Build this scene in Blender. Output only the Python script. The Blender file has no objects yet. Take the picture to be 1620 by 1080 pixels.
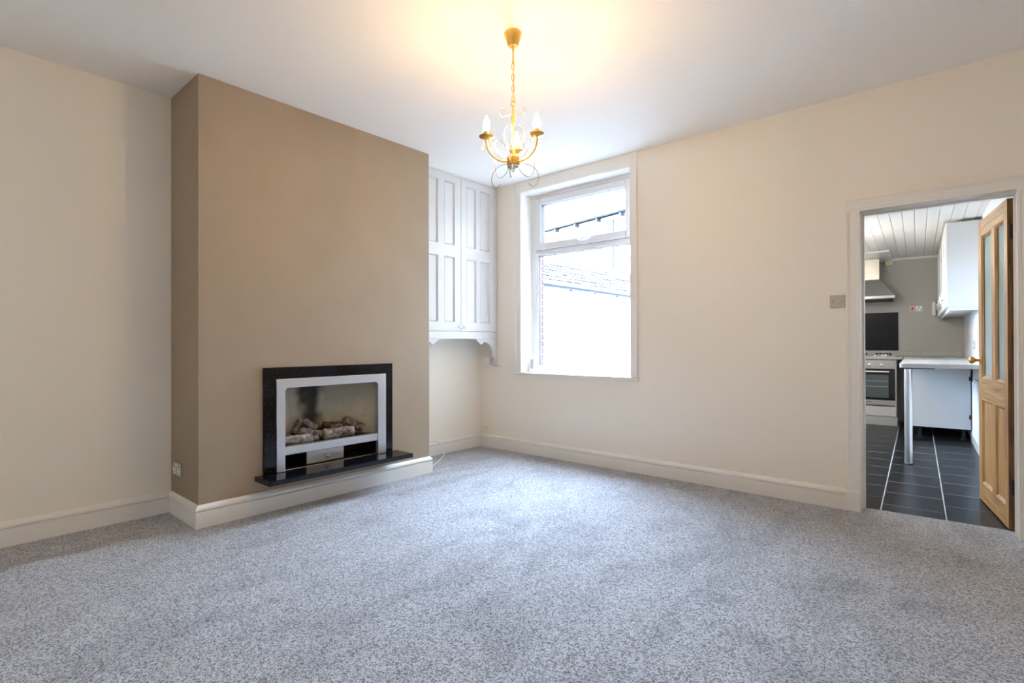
import bpy, bmesh, math, random
from mathutils import Matrix, Vector, noise
R = math.radians
random.seed(7)
sc = bpy.context.scene
col = sc.collection

# ------------------------------------------------------------------ camera
cam_d = bpy.data.cameras.new('camera')
cam_d.sensor_width = 36.0
cam_d.lens = 826.7 / 1620 * 36.0
cam_d.clip_start = 0.05
cam = bpy.data.objects.new('camera', cam_d)
col.objects.link(cam)
cam.matrix_world = (Matrix.Translation((0, 0, 1.15)) @ Matrix.Rotation(0.712793, 4, 'Z')
                    @ Matrix.Rotation(R(90) + 0.0039315, 4, 'X') @ Matrix.Rotation(-0.0026449, 4, 'Z'))
sc.camera = cam

# ------------------------------------------------------------------ world: bright overcast sky
SKY = 46.0
w = bpy.data.worlds.new('overcast_sky')
sc.world = w
w.use_nodes = True
bg = w.node_tree.nodes['Background']
bg.inputs[0].default_value = (0.57, 0.74, 1.0, 1)
bg.inputs[1].default_value = SKY

# ------------------------------------------------------------------ exposure
sc.view_settings.view_transform = 'Standard'
sc.view_settings.look = 'None'
sc.view_settings.gamma = 1.0
sc.view_settings.use_curve_mapping = False
sc.view_settings.exposure = 1.0
BULB = 245.0
KFILL = 56.0  # strength of the added kitchen fill lamp
cy = sc.cycles
cy.use_denoising = True
cy.max_bounces = 10
cy.diffuse_bounces = 7
cy.glossy_bounces = 4
cy.transparent_max_bounces = 12
cy.caustics_reflective = False
cy.caustics_refractive = False
cy.sample_clamp_indirect = 20.0

# ------------------------------------------------------------------ measures
YW, XL, XC, ZC = 4.242, -4.147, -3.631, 2.854      # window wall, left wall, chimney face, ceiling
YC0, YC1 = 1.193, 3.062                             # chimney breast
XR, YF = 1.15, -0.95                                # unseen walls
FR = {'W': Matrix.Identity(4),
      'K': Matrix.Translation((0, YW, 0)) @ Matrix.Rotation(R(3.0), 4, 'Z'),
      'D': Matrix.Translation((0.203, 4.401, 0)) @ Matrix.Rotation(R(98.86), 4, 'Z')}

def portal(name, fr, loc, rot, sx, sy):
    l = bpy.data.lights.new(name, 'AREA')
    l.shape = 'RECTANGLE'; l.size = sx; l.size_y = sy
    l.cycles.is_portal = True
    o = bpy.data.objects.new(name, l)
    col.objects.link(o)
    o.matrix_world = FR[fr] @ Matrix.Translation(loc) @ rot
portal('window_portal', 'W', (-2.89, YW + .36, 1.8), Matrix.Rotation(R(-90), 4, 'X'), 1.3, 1.95)
portal('kitchen_portal', 'K', (-2.08, 2.2, 1.55), Matrix.Rotation(R(-90), 4, 'Y'), 1.05, .96)


# ------------------------------------------------------------------ materials
def nd(nt, t, **k):
    n = nt.nodes.new(t)
    for a, b in k.items():
        setattr(n, a, b)
    return n

def mat(name, c, rough=.5, metal=0., var=0., vs=8., bump=0., bs=200., stretch=(1, 1, 1), spec=.5, coat=0., c2=None, detail=3.):
    m = bpy.data.materials.new(name)
    m.use_nodes = True
    nt = m.node_tree
    b = nt.nodes['Principled BSDF']
    b.inputs['Base Color'].default_value = (*c, 1)
    b.inputs['Roughness'].default_value = rough
    b.inputs['Metallic'].default_value = metal
    b.inputs['Specular IOR Level'].default_value = spec
    b.inputs['Coat Weight'].default_value = coat
    tc = nd(nt, 'ShaderNodeTexCoord')
    mp = nd(nt, 'ShaderNodeMapping')
    mp.inputs['Scale'].default_value = stretch
    nt.links.new(tc.outputs['Object'], mp.inputs[0])
    if var or c2:
        n = nd(nt, 'ShaderNodeTexNoise')
        n.inputs['Scale'].default_value = vs
        n.inputs['Detail'].default_value = detail
        nt.links.new(mp.outputs[0], n.inputs['Vector'])
        r = nd(nt, 'ShaderNodeValToRGB')
        r.color_ramp.elements[0].position = .3
        r.color_ramp.elements[1].position = .7
        a = [max(0, x * (1 - var)) for x in c]
        d = c2 if c2 else [min(1, x * (1 + var)) for x in c]
        r.color_ramp.elements[0].color = (*a, 1)
        r.color_ramp.elements[1].color = (*d, 1)
        nt.links.new(n.outputs['Fac'], r.inputs[0])
        nt.links.new(r.outputs[0], b.inputs['Base Color'])
    if bump:
        n2 = nd(nt, 'ShaderNodeTexNoise')
        n2.inputs['Scale'].default_value = bs
        n2.inputs['Detail'].default_value = 2
        nt.links.new(mp.outputs[0], n2.inputs['Vector'])
        bp = nd(nt, 'ShaderNodeBump')
        bp.inputs['Strength'].default_value = bump
        bp.inputs['Distance'].default_value = .002
        nt.links.new(n2.outputs['Fac'], bp.inputs['Height'])
        nt.links.new(bp.outputs[0], b.inputs['Normal'])
    return m

def emat(name, c, s):
    m = bpy.data.materials.new(name)
    m.use_nodes = True
    b = m.node_tree.nodes['Principled BSDF']
    b.inputs['Base Color'].default_value = (1, .95, .85, 1)
    b.inputs['Emission Color'].default_value = (*c, 1)
    b.inputs['Emission Strength'].default_value = s
    return m

def glassmat(name, tint, gloss=.05, rough=.02, body=None, bodyfac=0.):
    m = bpy.data.materials.new(name)
    m.use_nodes = True
    nt = m.node_tree
    nt.nodes.clear()
    out = nd(nt, 'ShaderNodeOutputMaterial')
    t = nd(nt, 'ShaderNodeBsdfTransparent'); t.inputs[0].default_value = (*tint, 1)
    g = nd(nt, 'ShaderNodeBsdfGlossy'); g.inputs['Roughness'].default_value = rough
    mx = nd(nt, 'ShaderNodeMixShader')
    mx.inputs[0].default_value = gloss
    last = t
    if body:
        d = nd(nt, 'ShaderNodeBsdfTranslucent'); d.inputs[0].default_value = (*body, 1)
        d2 = nd(nt, 'ShaderNodeBsdfDiffuse'); d2.inputs[0].default_value = (*body, 1)
        mm = nd(nt, 'ShaderNodeMixShader'); mm.inputs[0].default_value = .5
        nt.links.new(d.outputs[0], mm.inputs[1]); nt.links.new(d2.outputs[0], mm.inputs[2])
        m2 = nd(nt, 'ShaderNodeMixShader'); m2.inputs[0].default_value = bodyfac
        nt.links.new(t.outputs[0], m2.inputs[1]); nt.links.new(mm.outputs[0], m2.inputs[2])
        last = m2
    nt.links.new(last.outputs[0], mx.inputs[1])
    nt.links.new(g.outputs[0], mx.inputs[2])
    nt.links.new(mx.outputs[0], out.inputs[0])
    return m

def carpet_mat():
    m = bpy.data.materials.new('grey_twist_carpet')
    m.use_nodes = True
    nt = m.node_tree
    b = nt.nodes['Principled BSDF']
    b.inputs['Roughness'].default_value = .95
    b.inputs['Specular IOR Level'].default_value = .1
    b.inputs['Sheen Weight'].default_value = .35
    b.inputs['Sheen Roughness'].default_value = .5
    tc = nd(nt, 'ShaderNodeTexCoord')
    v = nd(nt, 'ShaderNodeTexVoronoi'); v.inputs['Scale'].default_value = 170
    nz = nd(nt, 'ShaderNodeTexNoise'); nz.inputs['Scale'].default_value = 240; nz.inputs['Detail'].default_value = 2
    lo = nd(nt, 'ShaderNodeTexNoise'); lo.inputs['Scale'].default_value = 3.0; lo.inputs['Detail'].default_value = 4
    lo.inputs['Distortion'].default_value = 1.2
    for n in (v, nz):
        nt.links.new(tc.outputs['Object'], n.inputs['Vector'])
    mp = nd(nt, 'ShaderNodeMapping')
    mp.inputs['Rotation'].default_value = (0, 0, R(35)); mp.inputs['Scale'].default_value = (1, .55, 1)
    nt.links.new(tc.outputs['Object'], mp.inputs[0]); nt.links.new(mp.outputs[0], lo.inputs['Vector'])
    sep = nd(nt, 'ShaderNodeSeparateColor')
    nt.links.new(v.outputs['Color'], sep.inputs[0])
    mixv = nd(nt, 'ShaderNodeMath', operation='MULTIPLY_ADD')      # cell value and fine noise
    nt.links.new(sep.outputs[0], mixv.inputs[0]); mixv.inputs[1].default_value = .6
    nt.links.new(nz.outputs['Fac'], mixv.inputs[2])
    r = nd(nt, 'ShaderNodeValToRGB')
    r.color_ramp.elements[0].position = .42; r.color_ramp.elements[0].color = CARPET_LO
    r.color_ramp.elements[1].position = 1.05; r.color_ramp.elements[1].color = CARPET_HI
    nt.links.new(mixv.outputs[0], r.inputs[0])
    r2 = nd(nt, 'ShaderNodeValToRGB')                              # brushed pile patches
    r2.color_ramp.elements[0].position = .34; r2.color_ramp.elements[0].color = (.76, .76, .77, 1)
    r2.color_ramp.elements[1].position = .55; r2.color_ramp.elements[1].color = (1, 1, 1, 1)
    nt.links.new(lo.outputs['Fac'], r2.inputs[0])
    mx = nd(nt, 'ShaderNodeMix', data_type='RGBA', blend_type='MULTIPLY')
    mx.inputs[0].default_value = 1
    nt.links.new(r.outputs[0], mx.inputs[6]); nt.links.new(r2.outputs[0], mx.inputs[7])
    nt.links.new(mx.outputs[2], b.inputs['Base Color'])
    bp = nd(nt, 'ShaderNodeBump'); bp.inputs['Strength'].default_value = .9; bp.inputs['Distance'].default_value = .006
    nt.links.new(mixv.outputs[0], bp.inputs['Height'])
    nt.links.new(bp.outputs[0], b.inputs['Normal'])
    return m
CARPET_LO = (.032, .033, .038, 1)
CARPET_HI = (.66, .67, .70, 1)

def soot_mat():
    m = mat('sooted_fire_back', (.52, .47, .36), .7, 0, .1, 14)
    nt = m.node_tree
    b = nt.nodes['Principled BSDF']
    src = b.inputs['Base Color'].links[0].from_socket
    tc = nd(nt, 'ShaderNodeTexCoord')
    sx = nd(nt, 'ShaderNodeSeparateXYZ')
    nt.links.new(tc.outputs['Object'], sx.inputs[0])
    nz = nd(nt, 'ShaderNodeTexNoise'); nz.inputs['Scale'].default_value = 5
    nt.links.new(tc.outputs['Object'], nz.inputs['Vector'])
    # plume: |y - y0| small (widening downwards), wobbling with noise
    a = nd(nt, 'ShaderNodeMath', operation='MULTIPLY_ADD'); a.inputs[1].default_value = .30; a.inputs[2].default_value = -.15
    nt.links.new(nz.outputs['Fac'], a.inputs[0])
    s = nd(nt, 'ShaderNodeMath', operation='ADD'); nt.links.new(sx.outputs['Y'], s.inputs[0]); nt.links.new(a.outputs[0], s.inputs[1])
    d = nd(nt, 'ShaderNodeMath', operation='SUBTRACT'); nt.links.new(s.outputs[0], d.inputs[0]); d.inputs[1].default_value = -.04
    ab = nd(nt, 'ShaderNodeMath', operation='ABSOLUTE'); nt.links.new(d.outputs[0], ab.inputs[0])
    mr = nd(nt, 'ShaderNodeMapRange', interpolation_type='SMOOTHSTEP')
    mr.inputs[1].default_value = .02; mr.inputs[2].default_value = .13; mr.inputs[3].default_value = .93; mr.inputs[4].default_value = 0
    nt.links.new(ab.outputs[0], mr.inputs[0])
    mx = nd(nt, 'ShaderNodeMix', data_type='RGBA')
    nt.links.new(mr.outputs[0], mx.inputs[0]); nt.links.new(src, mx.inputs[6]); mx.inputs[7].default_value = (.012, .011, .01, 1)
    nt.links.new(mx.outputs[2], b.inputs['Base Color'])
    return m

M = {
 'cream': mat('warm_white_wall_paint', (.89, .84, .75), .75, bump=.12, bs=60, spec=.25),
 'ceil': mat('white_ceiling_paint', (.90, .89, .87), .8, bump=.08, bs=50, spec=.2),
 'taupe': mat('taupe_wall_paint', (.368, .290, .208), .6, var=.03, vs=3, bump=.15, bs=70, spec=.3),
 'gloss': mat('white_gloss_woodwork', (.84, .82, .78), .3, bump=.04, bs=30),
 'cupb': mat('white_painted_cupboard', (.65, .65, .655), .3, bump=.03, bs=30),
 'upvc': mat('white_upvc', (.74, .75, .77), .25),
 'rubber': mat('grey_glazing_gasket', (.10, .10, .11), .6),
 'pane': glassmat('clear_window_glass', (.97, .98, .98)),
 'frost': glassmat('frosted_door_glass', (.8, .85, .83), body=(.75, .84, .82), bodyfac=.8, rough=.3),
 'crystal': glassmat('crystal_drop', (.93, .92, .9), body=(.95, .93, .88), bodyfac=.25),
 'granite': mat('polished_black_granite', (.006, .007, .009), .10, var=.4, vs=60, spec=.3),
 'steel': mat('brushed_steel', (.60, .60, .61), .38, .85, bump=.1, bs=90, stretch=(1, .05, 6)),
 'steelplain': mat('plain_steel', (.58, .57, .55), .35, .85),
 'chrome': mat('chrome', (.80, .81, .83), .12, 1.),
 'legchrome': mat('satin_chrome', (.74, .75, .78), .28, .9),
 'void': mat('black_burner_tray', (.014, .013, .012), .8),
 'soot': soot_mat(),
 'log': mat('ceramic_log_bark', (.12, .092, .07), .9, var=.7, vs=30, bump=.9, bs=70, stretch=(1, 1, 1), c2=(.40, .35, .31)),
 'loglit': mat('lit_look_log_bark', (.17, .135, .105), .9, var=.7, vs=30, bump=.9, bs=70, c2=(.56, .51, .46)),  # paler bark stands in for light falling on the front logs
 'logend': mat('ceramic_log_cut_end', (.52, .38, .20), .8, var=.35, vs=50),
 'char': mat('charred_ceramic_log', (.05, .042, .035), .9, var=.6, vs=40, bump=.8, bs=70, c2=(.24, .19, .15)),
 'brass': mat('satin_brass', (.72, .47, .14), .28, .95),
 'gold': mat('gold_lacquer', (.80, .50, .13), .32, .8),
 'wire': mat('dull_gold_wire', (.50, .38, .20), .3, .9),
 'bulb': emat('lit_candle_bulb', (1.0, .64, .29), BULB),
 'plate': mat('brushed_chrome_plate', (.50, .48, .44), .4, .75),
 'whiteplast': mat('white_plastic', (.86, .86, .84), .35),
 'cable': mat('white_cable_sheath', (.85, .85, .86), .4),
 'holes': mat('dark_grille_holes', (.12, .13, .14), .7),
 'pineV': mat('stripped_pine_upright', (.45, .215, .062), .45, var=.35, vs=7, bump=.15, bs=30, stretch=(6, 6, .35), c2=(.66, .38, .13), detail=5),
 'pineH': mat('stripped_pine_rail', (.46, .22, .066), .45, var=.35, vs=7, bump=.15, bs=30, stretch=(.35, 6, 6), c2=(.67, .39, .14), detail=5),
 'pineE': mat('dark_pine_edge', (.13, .06, .018), .6, var=.5, vs=9, stretch=(6, 6, .5), c2=(.26, .13, .04)),
 'tile': mat('dark_slate_tile', (.007, .0075, .010), .30, var=.35, vs=4, bump=.1, bs=60, spec=.2),
 'grout': mat('pale_grout', (.50, .50, .49), .9),
 'kgrey': mat('grey_kitchen_paint', (.47, .46, .43), .7, bump=.1, bs=60),
 'kwhite': mat('white_kitchen_paint', (.80, .81, .82), .7, bump=.1, bs=60),
 'plank': mat('white_ceiling_board', (.84, .84, .82), .35),
 'plankgap': mat('dark_board_gap', (.10, .10, .10), .9),
 'unit': mat('pale_grey_melamine', (.68, .70, .71), .4),
 'unitdoor': mat('white_foil_door', (.85, .85, .84), .3),
 'speck': mat('speckled_laminate_worktop', (.33, .31, .28), .25, var=.55, vs=170, c2=(.86, .84, .80), detail=2),
 'pale': mat('reflection_pale_worktop', (.52, .52, .51), .25, var=.1, vs=160),  # same laminate, its bright grazing reflection put into a paler colour
 'ovglass': mat('black_oven_glass', (.012, .013, .015), .08),
 'ovwin': mat('oven_window_glass', (.10, .13, .14), .1),
 'iron': mat('black_cast_iron', (.02, .02, .02), .5),
 'splash': mat('dark_glass_splashback', (.008, .010, .016), .3, spec=.2),
 'red': mat('red_rocker', (.55, .05, .03), .4),
 'jbox': mat('aged_cream_plastic', (.62, .60, .42), .5),
 'kplinth': mat('grey_plinth', (.62, .62, .62), .4),
 'render': mat('white_masonry_paint', (.85, .85, .84), .9, bump=.3, bs=40),
 'brick': mat('red_brick', (.10, .05, .045), .9, var=.25, vs=20, bump=.4, bs=80),
 'mortar': mat('lime_mortar', (.55, .52, .48), .95),
 'slate': mat('weathered_roof_slate', (.045, .045, .052), .7, var=.5, vs=9),
 'slategap': mat('roof_felt', (.02, .02, .025), .9),
 'gutter': mat('grey_gutter', (.010, .011, .015), .5, spec=.2),
 'stone': mat('pale_stone_house_wall', (.72, .68, .60), .9, var=.15, vs=6),
 'oldstone': mat('weathered_stone', (.28, .25, .215), .9, var=.25, vs=7, bump=.4, bs=30),
 'ground': mat('dark_yard_flags', (.10, .10, .10), .9, var=.2, vs=4),
}
M['carpet'] = carpet_mat()

# ------------------------------------------------------------------ mesh helpers
class MB:
    def __init__(s):
        s.v = []; s.f = []
    def add(s, vs, fs):
        k = len(s.v)
        s.v += [tuple(x) for x in vs]
        s.f += [tuple(i + k for i in f) for f in fs]
        return s
    def box(s, x0, y0, z0, x1, y1, z1):
        x0, x1 = sorted((x0, x1)); y0, y1 = sorted((y0, y1)); z0, z1 = sorted((z0, z1))
        return s.add([(x0, y0, z0), (x1, y0, z0), (x1, y1, z0), (x0, y1, z0), (x0, y0, z1), (x1, y0, z1), (x1, y1, z1), (x0, y1, z1)],
                     [(0, 3, 2, 1), (4, 5, 6, 7), (0, 1, 5, 4), (1, 2, 6, 5), (2, 3, 7, 6), (3, 0, 4, 7)])
    def prism(s, poly, axis, a0, a1):
        """poly: 2-D points in the plane normal to axis ('X': (y,z), 'Y': (x,z), 'Z': (x,y))"""
        def p(q, a):
            return {'X': (a, q[0], q[1]), 'Y': (q[0], a, q[1]), 'Z': (q[0], q[1], a)}[axis]
        n = len(poly)
        return s.add([p(q, a0) for q in poly] + [p(q, a1) for q in poly],
                     [tuple(range(n)), tuple(range(2 * n - 1, n - 1, -1))] + [(i, i + n, (i + 1) % n + n, (i + 1) % n) for i in range(n)])
    def lathe(s, prof, n=16, c=(0, 0, 0), axis='Z', cap=True):
        """prof: (r, h) pairs along axis"""
        vs = []; fs = []
        for r, h in prof:
            for k in range(n):
                a = 2 * math.pi * k / n
                u, v = r * math.cos(a), r * math.sin(a)
                q = {'Z': (u, v, h), 'X': (h, u, v), 'Y': (u, h, v)}[axis]
                vs.append((q[0] + c[0], q[1] + c[1], q[2] + c[2]))
        for i in range(len(prof) - 1):
            for k in range(n):
                fs.append((i * n + k, i * n + (k + 1) % n, (i + 1) * n + (k + 1) % n, (i + 1) * n + k))
        if cap:
            fs.append(tuple(range(n - 1, -1, -1)))
            fs.append(tuple((len(prof) - 1) * n + k for k in range(n)))
        return s.add(vs, fs)
    def tube(s, pts, r, n=6, rf=None, closed=False):
        pts = [Vector(p) for p in pts]
        m = len(pts)
        vs = []; fs = []
        up = None
        for i, p in enumerate(pts):
            if closed:
                t = pts[(i + 1) % m] - pts[i - 1]
            else:
                t = pts[min(i + 1, m - 1)] - pts[max(i - 1, 0)]
            t.normalize()
            if up is None:
                up = t.orthogonal().normalized()
            up = (up - t * up.dot(t)).normalized()
            b = t.cross(up)
            rr = rf(i / (m - 1)) if rf else r
            for k in range(n):
                a = 2 * math.pi * k / n
                vs.append(p + (up * math.cos(a) + b * math.sin(a)) * rr)
        for i in range(m if closed else m - 1):
            j = (i + 1) % m
            for k in range(n):
                fs.append((i * n + k, i * n + (k + 1) % n, j * n + (k + 1) % n, j * n + k))
        if not closed:
            fs.append(tuple(range(n - 1, -1, -1)))
            fs.append(tuple((m - 1) * n + k for k in range(n)))
        return s.add(vs, fs)
    def sweep(s, path, prof, side=1):
        """skirting: path = (x,y) points along the wall, prof = (out, z); side=+1 projects to the left of the path"""
        n = len(path); vs = []; fs = []
        P = [Vector(p) for p in path]
        for i in range(n):
            def nrm(a, b):
                d = (b - a).normalized()
                return Vector((-d.y, d.x)) * side
            if i == 0: m = nrm(P[0], P[1])
            elif i == n - 1: m = nrm(P[-2], P[-1])
            else:
                a, b = nrm(P[i - 1], P[i]), nrm(P[i], P[i + 1])
                m = (a + b); m = m / (m.length_squared / 2) if m.length > 1e-6 else a
            for o, z in prof:
                q = P[i] + m * o
                vs.append((q.x, q.y, z))
        k = len(prof)
        for i in range(n - 1):
            for j in range(k):
                fs.append((i * k + j, i * k + (j + 1) % k, (i + 1) * k + (j + 1) % k, (i + 1) * k + j))
        fs.append(tuple(range(k))); fs.append(tuple((n - 1) * k + j for j in range(k - 1, -1, -1)))
        return s.add(vs, fs)
    def mesh(s, name, mt, base=(0, 0, 0), smooth=None):
        me = bpy.data.meshes.new(name)
        me.from_pydata([(a - base[0], b - base[1], c - base[2]) for a, b, c in s.v], [], s.f)
        bm = bmesh.new(); bm.from_mesh(me)
        bmesh.ops.recalc_face_normals(bm, faces=bm.faces)
        bm.to_mesh(me); bm.free()
        me.materials.append(M[mt] if isinstance(mt, str) else mt)
        if smooth:
            me.polygons.foreach_set('use_smooth', [True] * len(me.polygons))
            me.set_sharp_from_angle(angle=R(smooth))
        return me

def spline(pts, n=8):
    pts = [Vector(p) for p in pts]
    out = []
    for i in range(len(pts) - 1):
        p0 = pts[max(i - 1, 0)]; p1 = pts[i]; p2 = pts[i + 1]; p3 = pts[min(i + 2, len(pts) - 1)]
        for k in range(n):
            t = k / n
            out.append(.5 * ((2 * p1) + (p2 - p0) * t + (2 * p0 - 5 * p1 + 4 * p2 - p3) * t * t + (3 * p1 - p0 - 3 * p2 + p3) * t ** 3))
    out.append(pts[-1])
    return out

BASE = {}
def tag(o, label=None, cat=None, group=None, kind=None):
    for k, v in (('label', label), ('category', cat), ('group', group), ('kind', kind)):
        if v: o[k] = v
    return o
def root(name, label, cat, base=(0, 0, 0), fr='W', group=None, kind=None):
    o = bpy.data.objects.new(name, None)
    o.empty_display_size = .05
    col.objects.link(o)
    o.matrix_world = FR[fr] @ Matrix.Translation(base)
    BASE[o.name] = base
    return tag(o, label, cat, group, kind)
def solo(name, mb, mt, label, cat, base=(0, 0, 0), fr='W', group=None, kind=None, smooth=None, bevel=0):
    o = bpy.data.objects.new(name, mb.mesh(name, mt, base, smooth))
    col.objects.link(o)
    o.matrix_world = FR[fr] @ Matrix.Translation(base)
    BASE[o.name] = base
    if bevel: bev(o, bevel)
    return tag(o, label, cat, group, kind)
def part(name, mb, mt, parent, label=None, smooth=None, bevel=0, kind=None):
    b = BASE[parent.name]
    o = bpy.data.objects.new(name, mb.mesh(name, mt, b, smooth))
    col.objects.link(o)
    o.parent = parent
    BASE[o.name] = b
    if bevel: bev(o, bevel)
    return tag(o, label, None, None, kind)
def piece(name, me, parent, loc, rot=None):
    """a child sharing mesh data; loc in the frame of the thing"""
    o = bpy.data.objects.new(name, me)
    col.objects.link(o)
    o.parent = parent
    b = BASE[parent.name]
    o.location = (loc[0] - b[0], loc[1] - b[1], loc[2] - b[2])
    if rot: o.rotation_euler = rot
    BASE[o.name] = tuple(loc)
    return o
def bev(o, wd, seg=2):
    m = o.modifiers.new('bevel', 'BEVEL')
    m.width = wd; m.segments = seg; m.limit_method = 'ANGLE'; m.angle_limit = R(40)

def rect_holes(axis, a0, a1, u0, u1, v0, v1, holes):
    """slab between a0 and a1 on axis spanning u,v with rectangular holes, from boxes"""
    mb = MB()
    us = sorted({u0, u1, *[h[0] for h in holes], *[h[1] for h in holes]})
    for i in range(len(us) - 1):
        ua, ub = us[i], us[i + 1]
        hs = sorted([(h[2], h[3]) for h in holes if h[0] <= ua + 1e-6 and h[1] >= ub - 1e-6])
        z = v0
        for ha, hb in hs + [(v1, v1)]:
            if ha > z + 1e-6:
                if axis == 'Y': mb.box(ua, a0, z, ub, a1, ha)
                else: mb.box(a0, ua, z, a1, ub, ha)
            z = hb
    return mb

# ================================================================== ROOM SHELL
S = 'structure'
WX0, WX1, WZ0, WZ1 = -3.532, -2.252, .822, 2.74       # window hole
DX0, DX1, DZ = -.547, .255, 2.056                     # kitchen door hole
fl = MB().box(XL - .05, YF - .05, -.06, XR + .05, YW, 0).box(DX0, YW, -.06, DX1, 4.389, 0)
solo('floor', fl, 'carpet', 'grey fitted twist carpet covering the living room floor', 'carpet', kind=S)
solo('ceiling', MB().box(XL - .2, YF - .2, ZC, XR + .2, YW + .35, ZC + .15), 'ceil', 'smooth white ceiling above the chandelier', 'ceiling', kind=S)
solo('wall_left', MB().box(XL - .2, YF - .2, -.06, XL, YW + .35, ZC), 'cream', 'warm white left wall beside the chimney breast', 'wall', kind=S)
solo('wall_right', MB().box(XR, YF - .2, -.06, XR + .2, YW + .17, ZC), 'cream', 'warm white wall on the unseen right side of the room', 'wall', kind=S)
solo('wall_front', MB().box(XL, YF - .2, -.06, XR, YF, ZC), 'cream', 'warm white wall behind the viewer', 'wall', kind=S)
solo('wall_back', rect_holes('Y', YW, YW + .17, XL, XR, -.06, ZC, [(WX0, WX1, WZ0, WZ1), (DX0, DX1, -.06, DZ)]), 'cream',
     'warm white wall with the window and the kitchen doorway', 'wall', kind=S)
# chimney breast with the fire opening
FY0, FY1, FZ0, FZ1 = 1.70, 2.54, .258, .875
ch = rect_holes('X', XC - .012, XC, YC0, YC1, 0, ZC, [(FY0, FY1, FZ0, FZ1)])
ch.box(XL, YC0, 0, XC - .012, FY0 - .02, ZC).box(XL, FY1 + .02, 0, XC - .012, YC1, ZC)
ch.box(XL, FY0 - .02, 0, XC - .012, FY1 + .02, FZ0 - .03).box(XL, FY0 - .02, FZ1 + .03, XC - .012, FY1 + .02, ZC)
solo('wall_chimney', ch, 'taupe', 'taupe painted chimney breast around the inset fire', 'chimney breast', kind=S)

SK = [(0, 0), (.021, 0), (.021, .098), (.017, .1000), (.009, .1020), (.009, .1055), (.017, .108), (.0215, .110), (.022, .117), (.020, .124), (.015, .130), (.010, .134), (.007, .139), (.004, .1425), (0, .1425)]
def skirt(name, path, label, side=1, prof=SK, fr='W', mt='gloss'):
    return solo(name, MB().sweep(path, prof, side), mt, label, 'skirting board', fr=fr, kind=S, smooth=35)
skirt('baseboard_left', [(XL, YF), (XL, YC0)], 'white moulded skirting along the wall left of the chimney breast', -1)
skirt('baseboard_chimney', [(XL + .021, YC0), (XC, YC0), (XC, YC1), (XL + .021, YC1)], 'white moulded skirting wrapped around the taupe chimney breast', -1)
skirt('baseboard_alcove', [(XL, YC1), (XL, YW)], 'white moulded skirting at the back of the alcove under the cupboard', -1)
skirt('baseboard_back', [(XL, YW), (-.616, YW)], 'white moulded skirting below the window running to the doorway', -1)
skirt('baseboard_front', [(XL, YF), (XR, YF)], 'white moulded skirting behind the viewer', 1)
skirt('baseboard_right', [(XR, YF), (XR, YW)], 'white moulded skirting on the unseen right wall', 1)

# ------------------------------------------------------------------ window
win = root('window_1', 'white window with a small top opener over a large fixed pane', 'window', (-2.89, YW, WZ0), kind=S)
def ring(mb, x0, x1, z0, z1, t, y0, y1, tb=None):
    tb = tb or t
    mb.box(x0, y0, z0, x0 + t, y1, z1).box(x1 - t, y0, z0, x1, y1, z1)
    mb.box(x0 + t, y0, z0, x1 - t, y1, z0 + tb).box(x0 + t, y0, z1 - t, x1 - t, y1, z1)
    return mb
fy0, fy1 = YW + .165, YW + .235
f = MB()
f.box(WX0, fy0, WZ0 + .02, WX0 + .075, fy1, WZ1).box(WX1 - .075, fy0, WZ0 + .02, WX1, fy1, WZ1)
f.box(WX0 + .075, fy0, WZ1 - .055, WX1 - .075, fy1, WZ1).box(WX0 + .075, fy0, WZ0 + .02, WX1 - .075, fy1, .905)
f.box(WX0 + .075, fy0, 2.098, WX1 - .075, fy1, 2.150)
part('frame', f, 'upvc', win, bevel=.004)
bd = ring(MB(), WX0 + .075, WX1 - .075, .905, 2.098, .016, fy0 + .010, fy1 - .01)
part('glazing_bead', bd, 'upvc', win, bevel=.004)
part('gasket', ring(MB(), WX0 + .091, WX1 - .091, .921, 2.082, .004, fy0 + .02, fy1 - .02), 'rubber', win)
part('glass_pane', MB().box(WX0 + .092, fy0 + .034, .922, WX1 - .092, fy0 + .040, 2.081), 'pane', win)
sash = part('opening_sash', ring(MB(), WX0 + .070, WX1 - .070, 2.140, WZ1 - .048, .072, fy0 - .016, fy1 - .01), 'upvc', win, bevel=.006)
part('sash_seal', ring(MB(), WX0 + .066, WX1 - .066, 2.136, WZ1 - .044, .006, fy0 - .003, fy0 + .002), 'rubber', win)
part('gasket', ring(MB(), WX0 + .142, WX1 - .142, 2.212, WZ1 - .120, .004, fy0 - .002, fy1 - .02), 'rubber', sash)
part('glass_pane', MB().box(WX0 + .143, fy0 + .02, 2.213, WX1 - .143, fy0 + .026, WZ1 - .121), 'pane', sash)
h = MB().box(-2.925, fy0 - .030, 2.168, -2.875, fy0 - .016, 2.196)
h.tube(spline([(-2.90, fy0 - .03, 2.182), (-2.895, fy0 - .045, 2.184), (-2.86, fy0 - .048, 2.190), (-2.79, fy0 - .044, 2.198)], 5), .008, 8)
hd = part('handle', h, 'upvc', sash, smooth=40)
part('keyhole', MB().lathe([(.004, 0), (.004, .004)], 10, (-2.905, fy0 - .034, 2.182), 'Y'), 'rubber', sash)
part('sill', MB().box(WX0 - .0, YW, WZ0, WX1, fy0 + .01, WZ0 + .025).box(-3.622, YW - .028, WZ0, -2.172, YW, WZ0 + .025), 'gloss', win, bevel=.006)
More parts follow.
